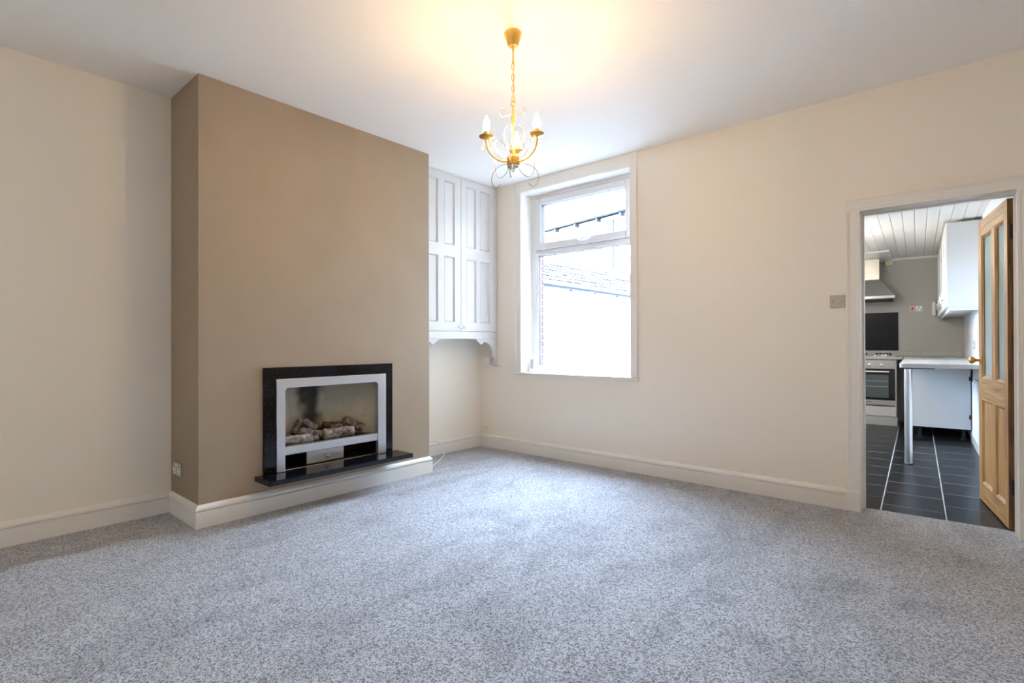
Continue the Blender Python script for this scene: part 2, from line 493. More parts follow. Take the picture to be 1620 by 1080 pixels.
# architrave: flat boards with an outer bead, running up to the ceiling
part('architrave', MB().box(-3.612, YW - .016, WZ0 + .025, -3.53, YW, ZC).box(-2.256, YW - .016, WZ0 + .025, -2.187, YW, ZC).box(-3.53, YW - .016, 2.738, -2.256, YW, ZC), 'gloss', win, bevel=.002)
part('architrave_bead', MB().box(-3.614, YW - .022, WZ0 + .025, -3.600, YW, ZC).box(-2.199, YW - .022, WZ0 + .025, -2.185, YW, ZC), 'gloss', win, bevel=.004)
part('reveal_lining', MB().box(WX0, YW - .004, WZ0 + .025, WX0 + .006, fy0 + .002, WZ1).box(WX1 - .006, YW - .004, WZ0 + .025, WX1, fy0 + .002, WZ1).box(WX0, YW - .004, WZ1 - .006, WX1, fy0 + .002, WZ1), 'gloss', win)

# ------------------------------------------------------------------ doorway trim
tr = root('trim_1', 'cream painted door lining and architrave around the kitchen doorway', 'door frame', (-.14, YW, 0), kind=S)
AP = [(0, 0), (.018, 0), (.018, .012), (.013, .018), (.013, .055), (.020, .064), (.022, .072), (.018, .080), (0, .084)]   # (out, across)
def arch(mb, x0, sgn, z1):
    poly = [(x0 + sgn * a, YW - o) for o, a in AP]
    mb.prism(poly, 'Z', 0.0, z1)
a = MB(); arch(a, -.532, -1, 2.043); part('architrave', a, 'gloss', tr, smooth=30)
a = MB(); arch(a, .240, 1, 2.043); part('architrave', a, 'gloss', tr, smooth=30)
a = MB().prism([(YW - o, 2.043 + q) for o, q in AP], 'X', -.616, .324); part('architrave_head', a, 'gloss', tr, smooth=30)
part('plinth_block', MB().box(-.622, YW - .024, 0, -.534, YW, .136), 'gloss', tr, bevel=.004)
part('plinth_block', MB().box(.242, YW - .024, 0, .33, YW, .136), 'gloss', tr, bevel=.004)
part('lining', MB().box(DX0, YW - .004, 0, -.532, YW + .172, 2.043), 'gloss', tr)
part('lining', MB().box(.241, YW - .004, 0, DX1, YW + .172, 2.043), 'gloss', tr)
part('lining_head', MB().box(DX0, YW - .004, 2.043, DX1, YW + .172, DZ), 'gloss', tr)
part('door_stop', MB().box(-.532, YW + .10, 0, -.520, YW + .13, 2.043).box(.229, YW + .10, 0, .241, YW + .13, 2.043).box(-.52, YW + .10, 2.031, .229, YW + .13, 2.043), 'gloss', tr)
part('kitchen_plinth', MB().box(-.60, YW + .172, 0, -.528, YW + .19, .15), 'gloss', tr, bevel=.003)

# ------------------------------------------------------------------ pine door (frame D: x along the door from the hinge, y towards the room side)
dr = root('door_1', 'stripped pine door standing open with two frosted panes and brass knob', 'door', (0, 0, .008), 'D', kind=S)
DW, DT, DH = .779, .040, 2.03
def st(x0, x1, z0, z1, nm='stile', mt='pineV'):
    return part(nm, MB().box(x0, -DT, z0, x1, 0, z1), mt, dr, bevel=.002)
st(.0, .075, .008, DH); st(DW - .095, DW, .008, DH)
st(.300, .392, .14, .735, 'muntin'); st(.300, .392, .895, 1.915, 'muntin')
st(.075, DW - .095, .008, .14, 'bottom_rail', 'pineH'); st(.075, DW - .095, .735, .895, 'lock_rail', 'pineH'); st(.075, DW - .095, 1.915, DH, 'top_rail', 'pineH')
for x0, x1 in ((.075, .300), (.392, DW - .095)):
    for z0, z1, kindp in ((.14, .735, 0), (.895, 1.915, 1)):
        for yb, sg in ((-.001, -1), (-DT + .001, 1)):
            b = MB()
            q = .014
            # chamfered bead: four mitred triangular strips
            for (ax, az, bx, bz) in ((x0, z0, x1, z0), (x1, z0, x1, z1), (x1, z1, x0, z1), (x0, z1, x0, z0)):
                cx, cz = (x0 + x1) / 2, (z0 + z1) / 2
                ia = (ax + math.copysign(q, cx - ax), az + math.copysign(q, cz - az)); ib = (bx + math.copysign(q, cx - bx), bz + math.copysign(q, cz - bz))
                d = sg * .012
                b.add([(ax, yb, az), (bx, yb, bz), (ax, yb + d, az), (bx, yb + d, bz), (ia[0], yb + d, ia[1]), (ib[0], yb + d, ib[1])],
                      [(0, 1, 5, 4), (0, 2, 3, 1), (2, 4, 5, 3), (0, 4, 2), (1, 3, 5)])
            part('bead', b, 'pineV', dr)
        if kindp:
            part('frosted_pane', MB().box(x0, -.022, z0, x1, -.017, z1), 'frost', dr)
        else:
            part('panel', MB().box(x0, -.027, z0, x1, -.013, z1), 'pineV', dr)
part('hinge_edge', MB().box(-.002, -DT + .001, .012, .0, -.001, DH - .004), 'pineE', dr, 'dark hinge edge')  # thin strip, darker than the rest of the door
for sg, y0 in ((1, 0), (-1, -DT)):
    k = part('knob', MB().lathe([(.010, 0), (.010, .022), (.014, .028), (.024, .036), (.028, .047), (.025, .057), (.014, .063), (.004, .064)] if sg > 0 else
                            [(.010, 0), (.010, -.022), (.014, -.028), (.024, -.036), (.028, -.047), (.025, -.057), (.014, -.063), (.004, -.064)], 18, (DW - .048, y0, 1.02), 'Y'), 'brass', dr, 'round brass knob', smooth=50)
    part('rose_plate', MB().lathe([(.026, 0), (.026, sg * .003), (.020, sg * .006)], 18, (DW - .048, y0, 1.02), 'Y'), 'brass', k, smooth=40)
for z in (.22, 1.78):
    part('hinge', MB().box(-.004, -DT + .002, z, -.002, -.012, z + .09).lathe([(.006, z), (.006, z + .09)], 10, (-.006, -DT + .002, 0)), 'iron', dr, smooth=40)

# ================================================================== FIRE
fp = root('inset_fire', 'inset gas fire with black granite surround and brushed steel frame', 'fireplace', (XC, 2.12, .258))
def U(y0, y1, z0, z1, iy0, iy1, iz1, r=0):
    pts = [(y0, z0), (y0, z1), (y1, z1), (y1, z0), (iy1, z0)]
    if r:
        for k in range(7):
            a = R(90 * k / 6); pts.append((iy1 - r + r * math.cos(a), iz1 - r + r * math.sin(a)))
        for k in range(7):
            a = R(90 + 90 * k / 6); pts.append((iy0 + r + r * math.cos(a), iz1 - r + r * math.sin(a)))
    else:
        pts += [(iy1, iz1), (iy0, iz1)]
    pts.append((iy0, z0))
    return pts
part('surround', MB().prism(U(1.590, 2.650, .258, .988, 1.685, 2.565, .895), 'X', XC, XC + .020), 'granite', fp, 'polished black granite surround', bevel=.002)
part('steel_frame', MB().prism(U(1.672, 2.577, .258, .906, 1.733, 2.500, .842, .028), 'X', XC - .004, XC + .032), 'steel', fp, 'brushed steel frame', bevel=.003)
# curved fire back
prof = [(FY0 - .015 + (FY1 - FY0 + .03) * k / 20, XC - .012 - .27 * (1 - abs(2 * k / 20 - 1) ** 3.0)) for k in range(21)]
v = []; fc = []
for (y, x) in prof:
    v += [(x, y, .385), (x, y, FZ1 + .02)]
for k in range(20): fc.append((2 * k, 2 * k + 2, 2 * k + 3, 2 * k + 1))
n0 = len(v)
v += [(x - .006, y, z) for (y, x) in prof for z in (.385, FZ1 + .02)]
for k in range(20): fc.append((n0 + 2 * k, n0 + 2 * k + 1, n0 + 2 * k + 3, n0 + 2 * k + 2))
part('fire_back', MB().add(v, fc), 'soot', fp, 'curved buff fire back with a black soot plume', smooth=60)
part('fire_box', MB().box(XC - .31, FY0 - .015, .25, XC - .295, FY1 + .015, .89).box(XC - .30, FY0 - .018, FZ1 + .005, XC - .013, FY1 + .018, FZ1 + .02)
     .box(XC - .30, FY0 - .018, .232, XC - .013, FY1 + .018, .246).box(XC - .3, FY0 - .018, .246, XC - .013, FY0 - .010, .89).box(XC - .3, FY1 + .010, .246, XC - .013, FY1 + .018, .89), 'void', fp)
part('burner_tray', MB().box(XC - .27, FY0, .372, XC - .036, FY1, .416), 'void', fp)
part('steel_bar', MB().box(XC - .035, 1.728, .367, XC + .024, 2.505, .424), 'steel', fp, 'brushed steel bar across the opening', bevel=.004)
dw = part('ash_drawer', MB().box(XC - .07, 1.935, .258, XC - .052, 2.240, .366), 'steelplain', fp, 'plain steel control drawer', bevel=.003)
part('knob', MB().lathe([(.008, 0), (.008, .012), (.014, .016), (.015, .023), (.010, .028)], 16, (XC - .052, 2.095, .302), 'X'), 'chrome', dw, smooth=45)
solo('hearth', MB().box(XC + .001, 1.535, .222, XC + .222, 2.705, .256), 'granite', 'thin polished black granite hearth shelf below the fire', 'hearth', (XC + .1, 2.12, .222), bevel=.004)

def log(label, p0, p1, r, mt='log', knob=None, seed=0):
    p0, p1 = Vector(p0), Vector(p1)
    d = p1 - p0; L = d.length
    t = d.normalized(); u = t.orthogonal().normalized(); b = t.cross(u)
    n, m = 14, 10
    vs = []; fs = []
    for i in range(m + 1):
        s = i / m
        for k in range(n):
            a = 2 * math.pi * k / n
            q = Vector((math.cos(a) * 1.3, math.sin(a) * 1.3, s * 3 + seed * 7.1))
            rr = r * (1 + .22 * noise.noise(q) + .10 * noise.noise(q * 3))
            vs.append(p0 + t * (L * s) + (u * math.cos(a) + b * math.sin(a)) * rr)
    for i in range(m):
        for k in range(n):
            fs.append((i * n + k, i * n + (k + 1) % n, (i + 1) * n + (k + 1) % n, (i + 1) * n + k))
    mb = MB().add(vs, fs)
    base = tuple((p0 + p1) / 2 - Vector((0, 0, r)))
    o = solo('ceramic_log', mb, mt, label, 'log', base, group='ceramic logs in the fire', smooth=50)
    for e, i in ((p0, 0), (p1, m)):
        ring_ = [vs[i * n + k] for k in range(n)]
        c = e + (t if i else -t) * r * .12
        part('cut_end', MB().add(ring_ + [c], [(k, (k + 1) % n, n) for k in range(n)]), 'char' if mt == 'char' else 'logend', o, smooth=30)
    return o
zb = .416
lx = XC - .075
log('long pale ceramic log at the left end of the steel bar', (lx - .005, 1.765, zb + .034), (lx + .012, 1.975, zb + .034), .034, 'loglit', seed=1)
log('thick pale ceramic log right of centre in front', (lx - .02, 2.095, zb + .040), (lx + .012, 2.325, zb + .043), .041, 'loglit', seed=2)
log('sloping brown ceramic log between the two front logs', (lx - .07, 1.93, zb + .083), (lx - .03, 2.078, zb + .040), .029, seed=3)
log('short stub of ceramic log peeping behind the left log', (lx + .002, 1.992, zb + .024), (lx + .004, 2.032, zb + .024), .020, seed=4)
log('steep dark ceramic log leaning up at the back left', (lx - .085, 1.885, zb + .060), (lx - .14, 1.965, zb + .150), .022, 'char', seed=5)
log('brown ceramic log leaning back near the middle', (lx - .10, 2.075, zb + .075), (lx - .15, 2.005, zb + .145), .026, seed=6)
log('pale ceramic log with cut yellow end at the right', (lx - .13, 2.325, zb + .120), (lx - .035, 2.455, zb + .045), .032, seed=7)
log('low charred ceramic log lying behind the front logs', (lx - .13, 2.10, zb + .028), (lx - .13, 2.38, zb + .028), .028, 'char', seed=8)
log('charred ceramic log across the back behind the yellow end', (lx - .165, 2.17, zb + .088), (lx - .12, 2.34, zb + .078), .026, 'char', seed=9)
log('charred ceramic log behind the left pale log', (lx - .115, 1.775, zb + .028), (lx - .10, 1.97, zb + .028), .028, 'char', seed=10)
log('small brown ceramic log on top right of centre', (lx - .115, 2.20, zb + .078), (lx - .085, 2.29, zb + .072), .018, seed=11)

# ================================================================== CHANDELIER
CX, CY = -1.866, 2.174
chn = root('chandelier', 'gold three-arm candle chandelier with wire scrolls and crystal drops', 'chandelier', (CX, CY, ZC))
def cyl(prof, n=20): return MB().lathe(prof, n, (CX, CY, 0))
part('ceiling_rose', cyl([(.049, ZC - .0005), (.049, ZC - .006), (.047, ZC - .012), (.030, ZC - .066), (.026, ZC - .072), (.006, ZC - .073)]), 'gold', chn, smooth=35)
part('drop_tube', cyl([(.007, ZC - .072), (.007, ZC - .095), (.005, ZC - .100), (.005, 2.700), (.008, 2.697), (.008, 2.688)], 12), 'gold', chn, smooth=35)
part('flex', MB().tube([(CX, CY, 2.69), (CX + .003, CY, 2.60), (CX, CY, 2.47)], .0028, 6), 'gold', chn, smooth=60)
lk = MB()
pts = []
for k in range(20):
    a = 2 * math.pi * k / 20
    pts.append((.008 * math.cos(a), 0, .0135 * math.sin(a) + (.0045 if math.sin(a) > 0 else -.0045)))
lk.tube(pts, .0021, 6, closed=True)
lkm = lk.mesh('chain_link', 'gold', smooth=60)
for i in range(7):
    piece('chain_link', lkm, chn, (CX, CY, 2.672 - i * .0305), (0, 0, R(45 + 90 * (i % 2))))
part('stem_ring', MB().tube([(CX + .015 * math.cos(R(18 * k)), CY + .004 * math.cos(R(18 * k)), 2.468 + .011 * math.sin(R(18 * k))) for k in range(20)], .0025, 6, closed=True), 'wire', chn, smooth=60)
part('stem', cyl([(.004, 2.457), (.0065, 2.452), (.0065, 2.175), (.009, 2.172)], 12), 'gold', chn, smooth=35)
part('hub', cyl([(.010, 2.178), (.030, 2.174), (.035, 2.168), (.035, 2.128), (.031, 2.124)], 24), 'gold', chn, smooth=35)
part('hub_cap', cyl([(.033, 2.124), (.034, 2.118), (.026, 2.108), (.010, 2.104), (.007, 2.092), (.002, 2.088)], 24), 'chrome', chn, 'silver underside cap', smooth=35)
VA = math.atan2(CY, CX)                              # direction pointing away from the viewer
def at(ang, r, z):                                   # ang measured from the away direction, clockwise to the right
    a = VA - ang
    return (CX + r * math.cos(a), CY + r * math.sin(a), z)
def crystal(p, s, parent):
    x, y, z = p
    c = part('crystal_drop', MB().lathe([(.0012 * s, z - .004), (.0035 * s, z - .010), (.0075 * s, z - .024 * s), (.0085 * s, z - .031 * s), (.006 * s, z - .041 * s), (.001, z - .050 * s)], 7, (x, y, 0)), 'crystal', parent)
    part('crystal_link', MB().lathe([(.001, z), (.0035, z - .003), (.001, z - .006)], 6, (x, y, 0)), 'chrome', c)
for i, ang in enumerate((R(7), R(127), R(247))):
    arm = part('arm', MB().tube(spline([at(ang, .030, 2.146), at(ang, .060, 2.142), at(ang, .100, 2.150), at(ang, .138, 2.180), at(ang, .154, 2.220), at(ang, .156, 2.256)], 8), .0052, 8), 'gold', chn, smooth=60)
    ex, ey, _ = at(ang, .156, 0)
    part('drip_pan', MB().lathe([(.008, 2.246), (.022, 2.249), (.038, 2.258), (.041, 2.263), (.039, 2.264), (.020, 2.256), (.006, 2.254)], 22, (ex, ey, 0)), 'gold', chn, smooth=50)
    part('candle_sleeve', MB().lathe([(.0135, 2.254), (.0135, 2.290), (.010, 2.291)], 18, (ex, ey, 0)), 'gold', chn, smooth=35)
    part('candle_bulb', MB().lathe([(.009, 2.2905), (.0155, 2.303), (.0178, 2.318), (.0165, 2.335), (.0115, 2.353), (.005, 2.367), (.001, 2.374)], 10, (ex, ey, 0)), 'bulb', chn, 'lit candle bulb', smooth=70)
    for dd in (R(75), R(-100)):
        a = VA - ang - dd
        crystal((ex + .036 * math.cos(a), ey + .036 * math.sin(a), 2.252), 1.25, chn)
    # scrolls between the arms
    s2 = ang + R(60)
    part('scroll_wire', MB().tube(spline([at(s2, .030, 2.138), at(s2, .075, 2.146), at(s2, .130, 2.128), at(s2, .154, 2.086), at(s2, .144, 2.044), at(s2, .116, 2.026), at(s2, .092, 2.040)], 8), .0021, 6), 'wire', chn, smooth=60)
    part('scroll_wire', MB().tube(spline([at(s2, .030, 2.128), at(s2, .050, 2.094), at(s2, .088, 2.076), at(s2, .120, 2.102), at(s2, .130, 2.165), at(s2, .128, 2.205)], 8), .0019, 6), 'wire', chn, smooth=60)
    part('scroll_wire', MB().tube(spline([at(ang, .032, 2.158), at(ang, .075, 2.170), at(ang, .104, 2.205), at(ang, .106, 2.240), at(ang, .085, 2.257), at(ang, .062, 2.240), at(ang, .060, 2.222)], 8), .0018, 6), 'wire', chn, smooth=60)
    part('scroll_wire', MB().tube(spline([at(s2, .030, 2.160), at(s2, .040, 2.20), at(s2, .066, 2.222), at(s2, .062, 2.250), at(s2, .042, 2.252), at(s2, .036, 2.235)], 8), .0018, 6), 'wire', chn, smooth=60)
    crystal(at(s2, .128, 2.205), 1.15, chn)
    part('scroll_wire', MB().tube(spline([at(s2, .006, 2.300), at(s2, .020, 2.345), at(s2, .050, 2.350), at(s2, .066, 2.315), at(s2, .058, 2.275), at(s2, .040, 2.268)], 8), .0015, 6), 'wire', chn, smooth=60)
    part('scroll_wire', MB().tube(spline([at(ang, .006, 2.360), at(ang, .018, 2.405), at(ang, .042, 2.392), at(ang, .068, 2.385), at(ang, .078, 2.410), at(ang, .062, 2.430), at(ang, .045, 2.425)], 8), .0015, 6), 'wire', chn, smooth=60)
    crystal(at(s2, .042, 2.268), .9, chn)

# ================================================================== ALCOVE CUPBOARD
KX = -3.875
cu = root('alcove_cupboard', 'white built-in alcove cupboard with two panelled doors and scrolled brackets', 'cupboard', (KX, 3.65, 1.198))
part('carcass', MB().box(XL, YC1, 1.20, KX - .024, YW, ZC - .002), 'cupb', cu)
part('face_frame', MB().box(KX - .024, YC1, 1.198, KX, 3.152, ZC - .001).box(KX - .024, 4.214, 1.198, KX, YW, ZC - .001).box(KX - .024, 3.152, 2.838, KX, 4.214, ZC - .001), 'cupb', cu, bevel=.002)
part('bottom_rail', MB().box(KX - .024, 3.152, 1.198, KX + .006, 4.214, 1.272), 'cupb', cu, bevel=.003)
def cup_door(y0, y1, cols, ky):
    d = root_part('door', cu, rect_holes('X', KX - .018, KX + .006, y0, y1, 1.277, 2.834, [(a, b, c, e) for a, b in cols for c, e in ((1.367, 2.020), (2.137, 2.766))]))
    for a, b in cols:
        for c, e in ((1.367, 2.020), (2.137, 2.766)):
            p = part('panel', MB().box(KX - .017, a, c, KX - .008, b, e), 'cupb', d)
            q = MB()
            for (ya, za, yb, zb_) in ((a, c, b, c), (b, c, b, e), (b, e, a, e), (a, e, a, c)):
                my, mz = (a + b) / 2, (c + e) / 2
                g = .014
                ia = (ya + math.copysign(g, my - ya), za + math.copysign(g, mz - za)); ib = (yb + math.copysign(g, my - yb), zb_ + math.copysign(g, mz - zb_))
                X0, X1 = KX - .008, KX + .008
                q.add([(X0, ya, za), (X0, yb, zb_), (X1, ya, za), (X1, yb, zb_), (X0, *ia), (X0, *ib)], [(2, 3, 5, 4), (0, 4, 5, 1), (0, 1, 3, 2), (0, 2, 4), (1, 5, 3)])
            part('moulding', q, 'cupb', d)
    part('knob', MB().lathe([(.006, 0), (.006, .012), (.011, .016), (.014, .022), (.012, .029), (.005, .032)], 16, (KX + .006, ky, 1.322), 'X'), 'chrome', d, 'small chrome knob', smooth=45)
def root_part(nm, parent, mb):
    return part(nm, mb, 'cupb', parent)
cup_door(3.156, 3.683, ((3.241, 3.378), (3.463, 3.600)), 3.648)
cup_door(3.688, 4.211, ((3.768, 3.903), (3.968, 4.112)), 3.725)
br = [(3.905, 1.198), (3.965, 1.150), (3.985, 1.142), (4.004, 1.144), (4.016, 1.160), (4.036, 1.166)]
for k in range(1, 8):
    a = R(90 * k / 8); br.append((4.036 + .118 * math.sin(a), 1.048 + .118 * math.cos(a)))
br += [(4.155, 1.03), (4.168, 1.018), (4.192, 1.008), (4.198, .99), (4.198, .905), (YW, .905), (YW, 1.198)]
part('bracket', MB().prism(br, 'X', KX - .022, KX - .002), 'cupb', cu, bevel=.0015)
br2 = [(YC1 + YW - y, z) for y, z in br]
part('bracket', MB().prism(br2, 'X', KX - .022, KX - .002), 'cupb', cu, bevel=.0015)
part('bracket_foot', MB().box(KX - .03, 4.19, .897, KX + .03, YW, .905), 'cupb', cu, bevel=.002)
part('bracket_foot', MB().box(KX - .03, YC1, .897, KX + .03, YC1 + .05, .905), 'cupb', cu, bevel=.002)

# ================================================================== SMALL ROOM THINGS
jb = root('telephone_box', 'small white box on the alcove wall beside the cupboard bracket', 'socket', (-3.995, YW, .96))
part('box', MB().box(-4.045, YW - .060, .921, -3.948, YW, .998), 'whiteplast', jb, bevel=.004)
part('lid', MB().box(-4.041, YW - .065, .925, -3.952, YW - .060, .994), 'whiteplast', jb, bevel=.002)
sw = root('light_switch', 'square brushed chrome light switch beside the kitchen doorway', 'switch', (-.664, YW, 1.437))
part('plate', MB().box(-.709, YW - .007, 1.393, -.619, YW, 1.481), 'plate', sw, bevel=.002)
part('rocker', MB().prism([(YW - .007, 1.426), (YW - .013, 1.426), (YW - .008, 1.451), (YW - .007, 1.451)], 'X', -.674, -.654), 'plate', sw)
for x in (-.694, -.634):
    part('screw', MB().lathe([(.0035, YW - .0082), (.0035, YW - .006)], 10, (x, 0, 1.437), 'Y'), 'iron', sw)
so = root('double_socket', 'brushed chrome double socket low on the side of the chimney breast', 'socket', (-4.01, YC0, .312))
part('plate', MB().box(-4.085, YC0 - .008, .268, -3.935, YC0, .356), 'plate', so, bevel=.002)
for x in (-4.05, -3.97):
    part('insert', MB().box(x - .026, YC0 - .010, .278, x + .026, YC0 - .008, .322), 'whiteplast', so)
    part('pin_hole', MB().box(x - .004, YC0 - .0106, .308, x + .004, YC0 - .0099, .317), 'iron', so)
    part('pin_hole', MB().box(x - .014, YC0 - .0106, .288, x - .006, YC0 - .0099, .293), 'iron', so)
    part('pin_hole', MB().box(x + .006, YC0 - .0106, .288, x + .014, YC0 - .0099, .293), 'iron', so)
for x in (-4.022, -3.998):
    part('rocker', MB().box(x - .008, YC0 - .012, .332, x + .008, YC0 - .008, .350), 'whiteplast', so)
solo('loop_cable', MB().tube(spline([(-3.95, YC1 + .03, .09), (-4.0, 3.25, .14), (-4.04, 3.38, .180), (-4.05, 3.50, .168), (-4.03, 3.60, .095), (-3.99, 3.56, .030), (-3.93, 3.46, .006), (-3.84, 3.33, .005), (-3.76, 3.20, .005), (-3.72, YC1 + .03, .005)], 8), .006, 8), 'cable',
     'thin white cable looping out of the alcove onto the carpet', 'cable', (-3.95, 3.3, 0), smooth=60)
cs = root('aerial_lead', 'short white aerial lead on the wall in the alcove corner', 'cable', (-4.034, YW, .2))
part('lead', MB().tube(spline([(-4.12, YW - .024, .143), (-4.10, YW - .02, .185), (-4.075, YW - .016, .21), (-4.045, YW - .014, .222)], 6), .003, 6), 'cable', cs, smooth=60)
part('clip', MB().box(-4.052, YW - .02, .212, -4.024, YW, .236), 'whiteplast', cs, bevel=.003)
part('plug', MB().lathe([(.006, YW - .03), (.006, YW - .018)], 10, (-4.026, 0, .217), 'Y'), 'plate', cs)
se = root('alarm_unit', 'small white upright plastic unit with a dotted grille on the window sill', 'device', (-3.462, YW + .10, WZ0 + .025))
zz = WZ0 + .0255
part('body', MB().add([(-3.503, YW + .075, zz), (-3.421, YW + .075, zz), (-3.421, YW + .135, zz), (-3.503, YW + .135, zz),
                       (-3.494, YW + .086, zz + .160), (-3.430, YW + .086, zz + .160), (-3.430, YW + .125, zz + .160), (-3.494, YW + .125, zz + .160)],
     [(0, 3, 2, 1), (4, 5, 6, 7), (0, 1, 5, 4), (1, 2, 6, 5), (2, 3, 7, 6), (3, 0, 4, 7)]), 'whiteplast', se, bevel=.010)
g = MB()
for i in range(5):
    for j in range(10):
        z = .042 + j * .0098
        yy = YW + .075 + .011 * z / .16
        x = -3.479 + i * .0085 + (.004 if j % 2 else 0)
        g.lathe([(.0034, yy - .0006), (.0034, yy + .001)], 6, (x, 0, zz + z), 'Y')
part('grille_holes', g, 'holes', se, kind='stuff')

# ================================================================== KITCHEN SHELL (frame K)
KXL, KXR, KYB, KZ = -1.75, .28, 5.27, 2.38
fk = solo('floor_kitchen', MB().box(KXL, .152, -.08, KXR, KYB, -.0004), 'grout', 'dark tiled kitchen floor with pale grout beyond the doorway', 'floor', fr='K', kind=S)
cols = [(-1.75, -1.48, .14), (-1.48, -1.13, .33), (-1.13, -.78, .14), (-.78, -.43, .140), (-.43, -.08, -.052), (-.08, .28, .155)]
tm = {}
for x0, x1, off in cols:
    y = off
    while y < KYB - .02:
        ya, yb = max(y, .152), min(y + .388, KYB)
        if yb - ya > .02:
            key = (round(x1 - x0, 3), round(yb - ya, 3))
            if key not in tm:
                gx, gy = key[0] / 2 - .003, key[1] / 2 - .0030
                tm[key] = MB().add([(-gx, -gy, -.005), (gx, -gy, -.005), (gx, gy, -.005), (-gx, gy, -.005), (-gx + .001, -gy + .001, 0), (gx - .001, -gy + .001, 0), (gx - .001, gy - .001, 0), (-gx + .001, gy - .001, 0)],
                                   [(0, 3, 2, 1), (4, 5, 6, 7), (0, 1, 5, 4), (1, 2, 6, 5), (2, 3, 7, 6), (3, 0, 4, 7)]).mesh('tile', 'tile')
            piece('tile', tm[key], fk, ((x0 + x1) / 2, (ya + yb) / 2, random.uniform(.0, .0005)))
        y += .388
ck = solo('ceiling_kitchen', MB().box(KXL - .1, .12, KZ + .012, KXR + .1, KYB + .1, KZ + .12), 'plankgap', 'white boarded kitchen ceiling seen through the doorway', 'ceiling', fr='K', kind=S)
pm = MB().add([(-.0455, 0, 0), (.0455, 0, 0), (.0475, 0, .012), (-.0475, 0, .012), (-.0455, 5.09, 0), (.0455, 5.09, 0), (.0475, 5.09, .012), (-.0475, 5.09, .012)],
              [(0, 1, 2, 3), (4, 7, 6, 5), (0, 4, 5, 1), (3, 2, 6, 7), (0, 3, 7, 4), (1, 5, 6, 2)]).mesh('plank', 'plank')
x = .2325 - .0475
xs = [x]
while x > KXL + .05:
    x -= .0953; xs.append(x)
xs.append(.2325 + .0475)
for x in xs:
    piece('plank', pm, ck, (x, .178, KZ))
solo('wall_kitchen_back', MB().box(KXL - .15, KYB, -.08, KXR + .15, KYB + .15, KZ + .1), 'kgrey', 'grey painted end wall of the kitchen behind the hood', 'wall', fr='K', kind=S)
solo('wall_kitchen_right', MB().box(KXR, .178, -.08, KXR + .15, KYB, KZ + .1), 'kwhite', 'white kitchen side wall behind the pine door', 'wall', fr='K', kind=S)
solo('wall_kitchen_left', rect_holes('X', KXL - .2, KXL, .17, KYB + .1, -.08, KZ + .1, [(1.75, 2.65, 1.05, 2.05)]), 'kwhite', 'white kitchen wall on the yard side out of view', 'wall', fr='K', kind=S)
w2 = root('added_window', 'unseen white kitchen window added to let in daylight from the yard', 'window', (KXL - .1, 2.2, 1.0), 'K', kind=S)  # window added out of view as a daylight source for the kitchen
def ringX(mb, x0, x1, y0, y1, z0, z1, t):
    mb.box(x0, y0, z0, x1, y0 + t, z1).box(x0, y1 - t, z0, x1, y1, z1).box(x0, y0 + t, z0, x1, y1 - t, z0 + t).box(x0, y0 + t, z1 - t, x1, y1 - t, z1)
    return mb
part('frame', ringX(MB(), KXL - .13, KXL - .06, 1.75, 2.65, 1.05, 2.05, .06).box(KXL - .13, 2.17, 1.11, KXL - .06, 2.23, 1.99), 'upvc', w2, bevel=.004)
part('glass_pane', MB().box(KXL - .10, 1.81, 1.11, KXL - .094, 2.17, 1.99), 'pane', w2)
part('glass_pane', MB().box(KXL - .10, 2.23, 1.11, KXL - .094, 2.59, 1.99), 'pane', w2)
solo('trim_2', MB().prism([(KYB, KZ), (KYB - .028, KZ), (KYB - .022, KZ - .020), (KYB, KZ - .030)], 'X', KXL, KXR), 'gloss', 'slim white cornice strip along the kitchen end wall', 'trim', fr='K', kind=S)
skirt('baseboard_kitchen', [(KXR, .19), (KXR, 3.84)], 'white skirting on the kitchen side wall', 1, [(0, 0), (.018, 0), (.018, .11), (.010, .125), (0, .125)], 'K')

# ================================================================== KITCHEN THINGS (frame K)
OY = 4.669
ou = root('oven_cabinet', 'white oven housing with drawer front and grey plinth', 'cabinet', (-.76, 4.95, 0), 'K')
part('body', MB().box(-1.065, OY + .02, .125, -1.05, 5.25, .912).box(-.478, OY + .004, .125, -.458, 5.25, .912).box(-1.05, OY + .02, .125, -.478, 5.25, .14).box(-1.05, 5.235, .14, -.478, 5.25, .912), 'unit', ou, bevel=.001)
part('drawer_front', MB().box(-1.062, OY, .130, -.462, OY + .02, .262), 'unitdoor', ou, bevel=.003)
part('plinth', MB().box(-1.07, OY + .012, 0, -.448, OY + .03, .122), 'kplinth', ou)
ov = root('built_in_oven', 'built-in single oven with steel trim and black glass door', 'oven', (-.76, 4.9, .265), 'K')
part('body', MB().box(-1.045, OY + .004, .268, -.483, 5.20, .905), 'iron', ov)
part('control_panel', MB().box(-1.055, OY - .008, .785, -.473, OY + .004, .908), 'steelplain', ov, bevel=.002)
for x in (-.90, -.76, -.62):
    part('knob', MB().lathe([(.021, OY - .008), (.019, OY - .030), (.012, OY - .032)], 18, (x, 0, .836), 'Y'), 'chrome', ov, smooth=40)
od = part('oven_door', MB().box(-1.055, OY - .012, .352, -.473, OY + .004, .778), 'ovglass', ov, bevel=.002)
part('door_window', MB().box(-.985, OY - .0128, .385, -.545, OY - .0118, .700), 'ovwin', od)
part('shelf_wire', MB().box(-.98, OY - .0134, .535, -.55, OY - .0127, .541).box(-.98, OY - .0134, .612, -.55, OY - .0127, .616), 'steelplain', od)
part('handle', MB().box(-1.0, OY - .052, .738, -.535, OY - .040, .756).box(-.98, OY - .040, .741, -.96, OY - .012, .753).box(-.575, OY - .040, .741, -.555, OY - .012, .753), 'chrome', od, bevel=.003)
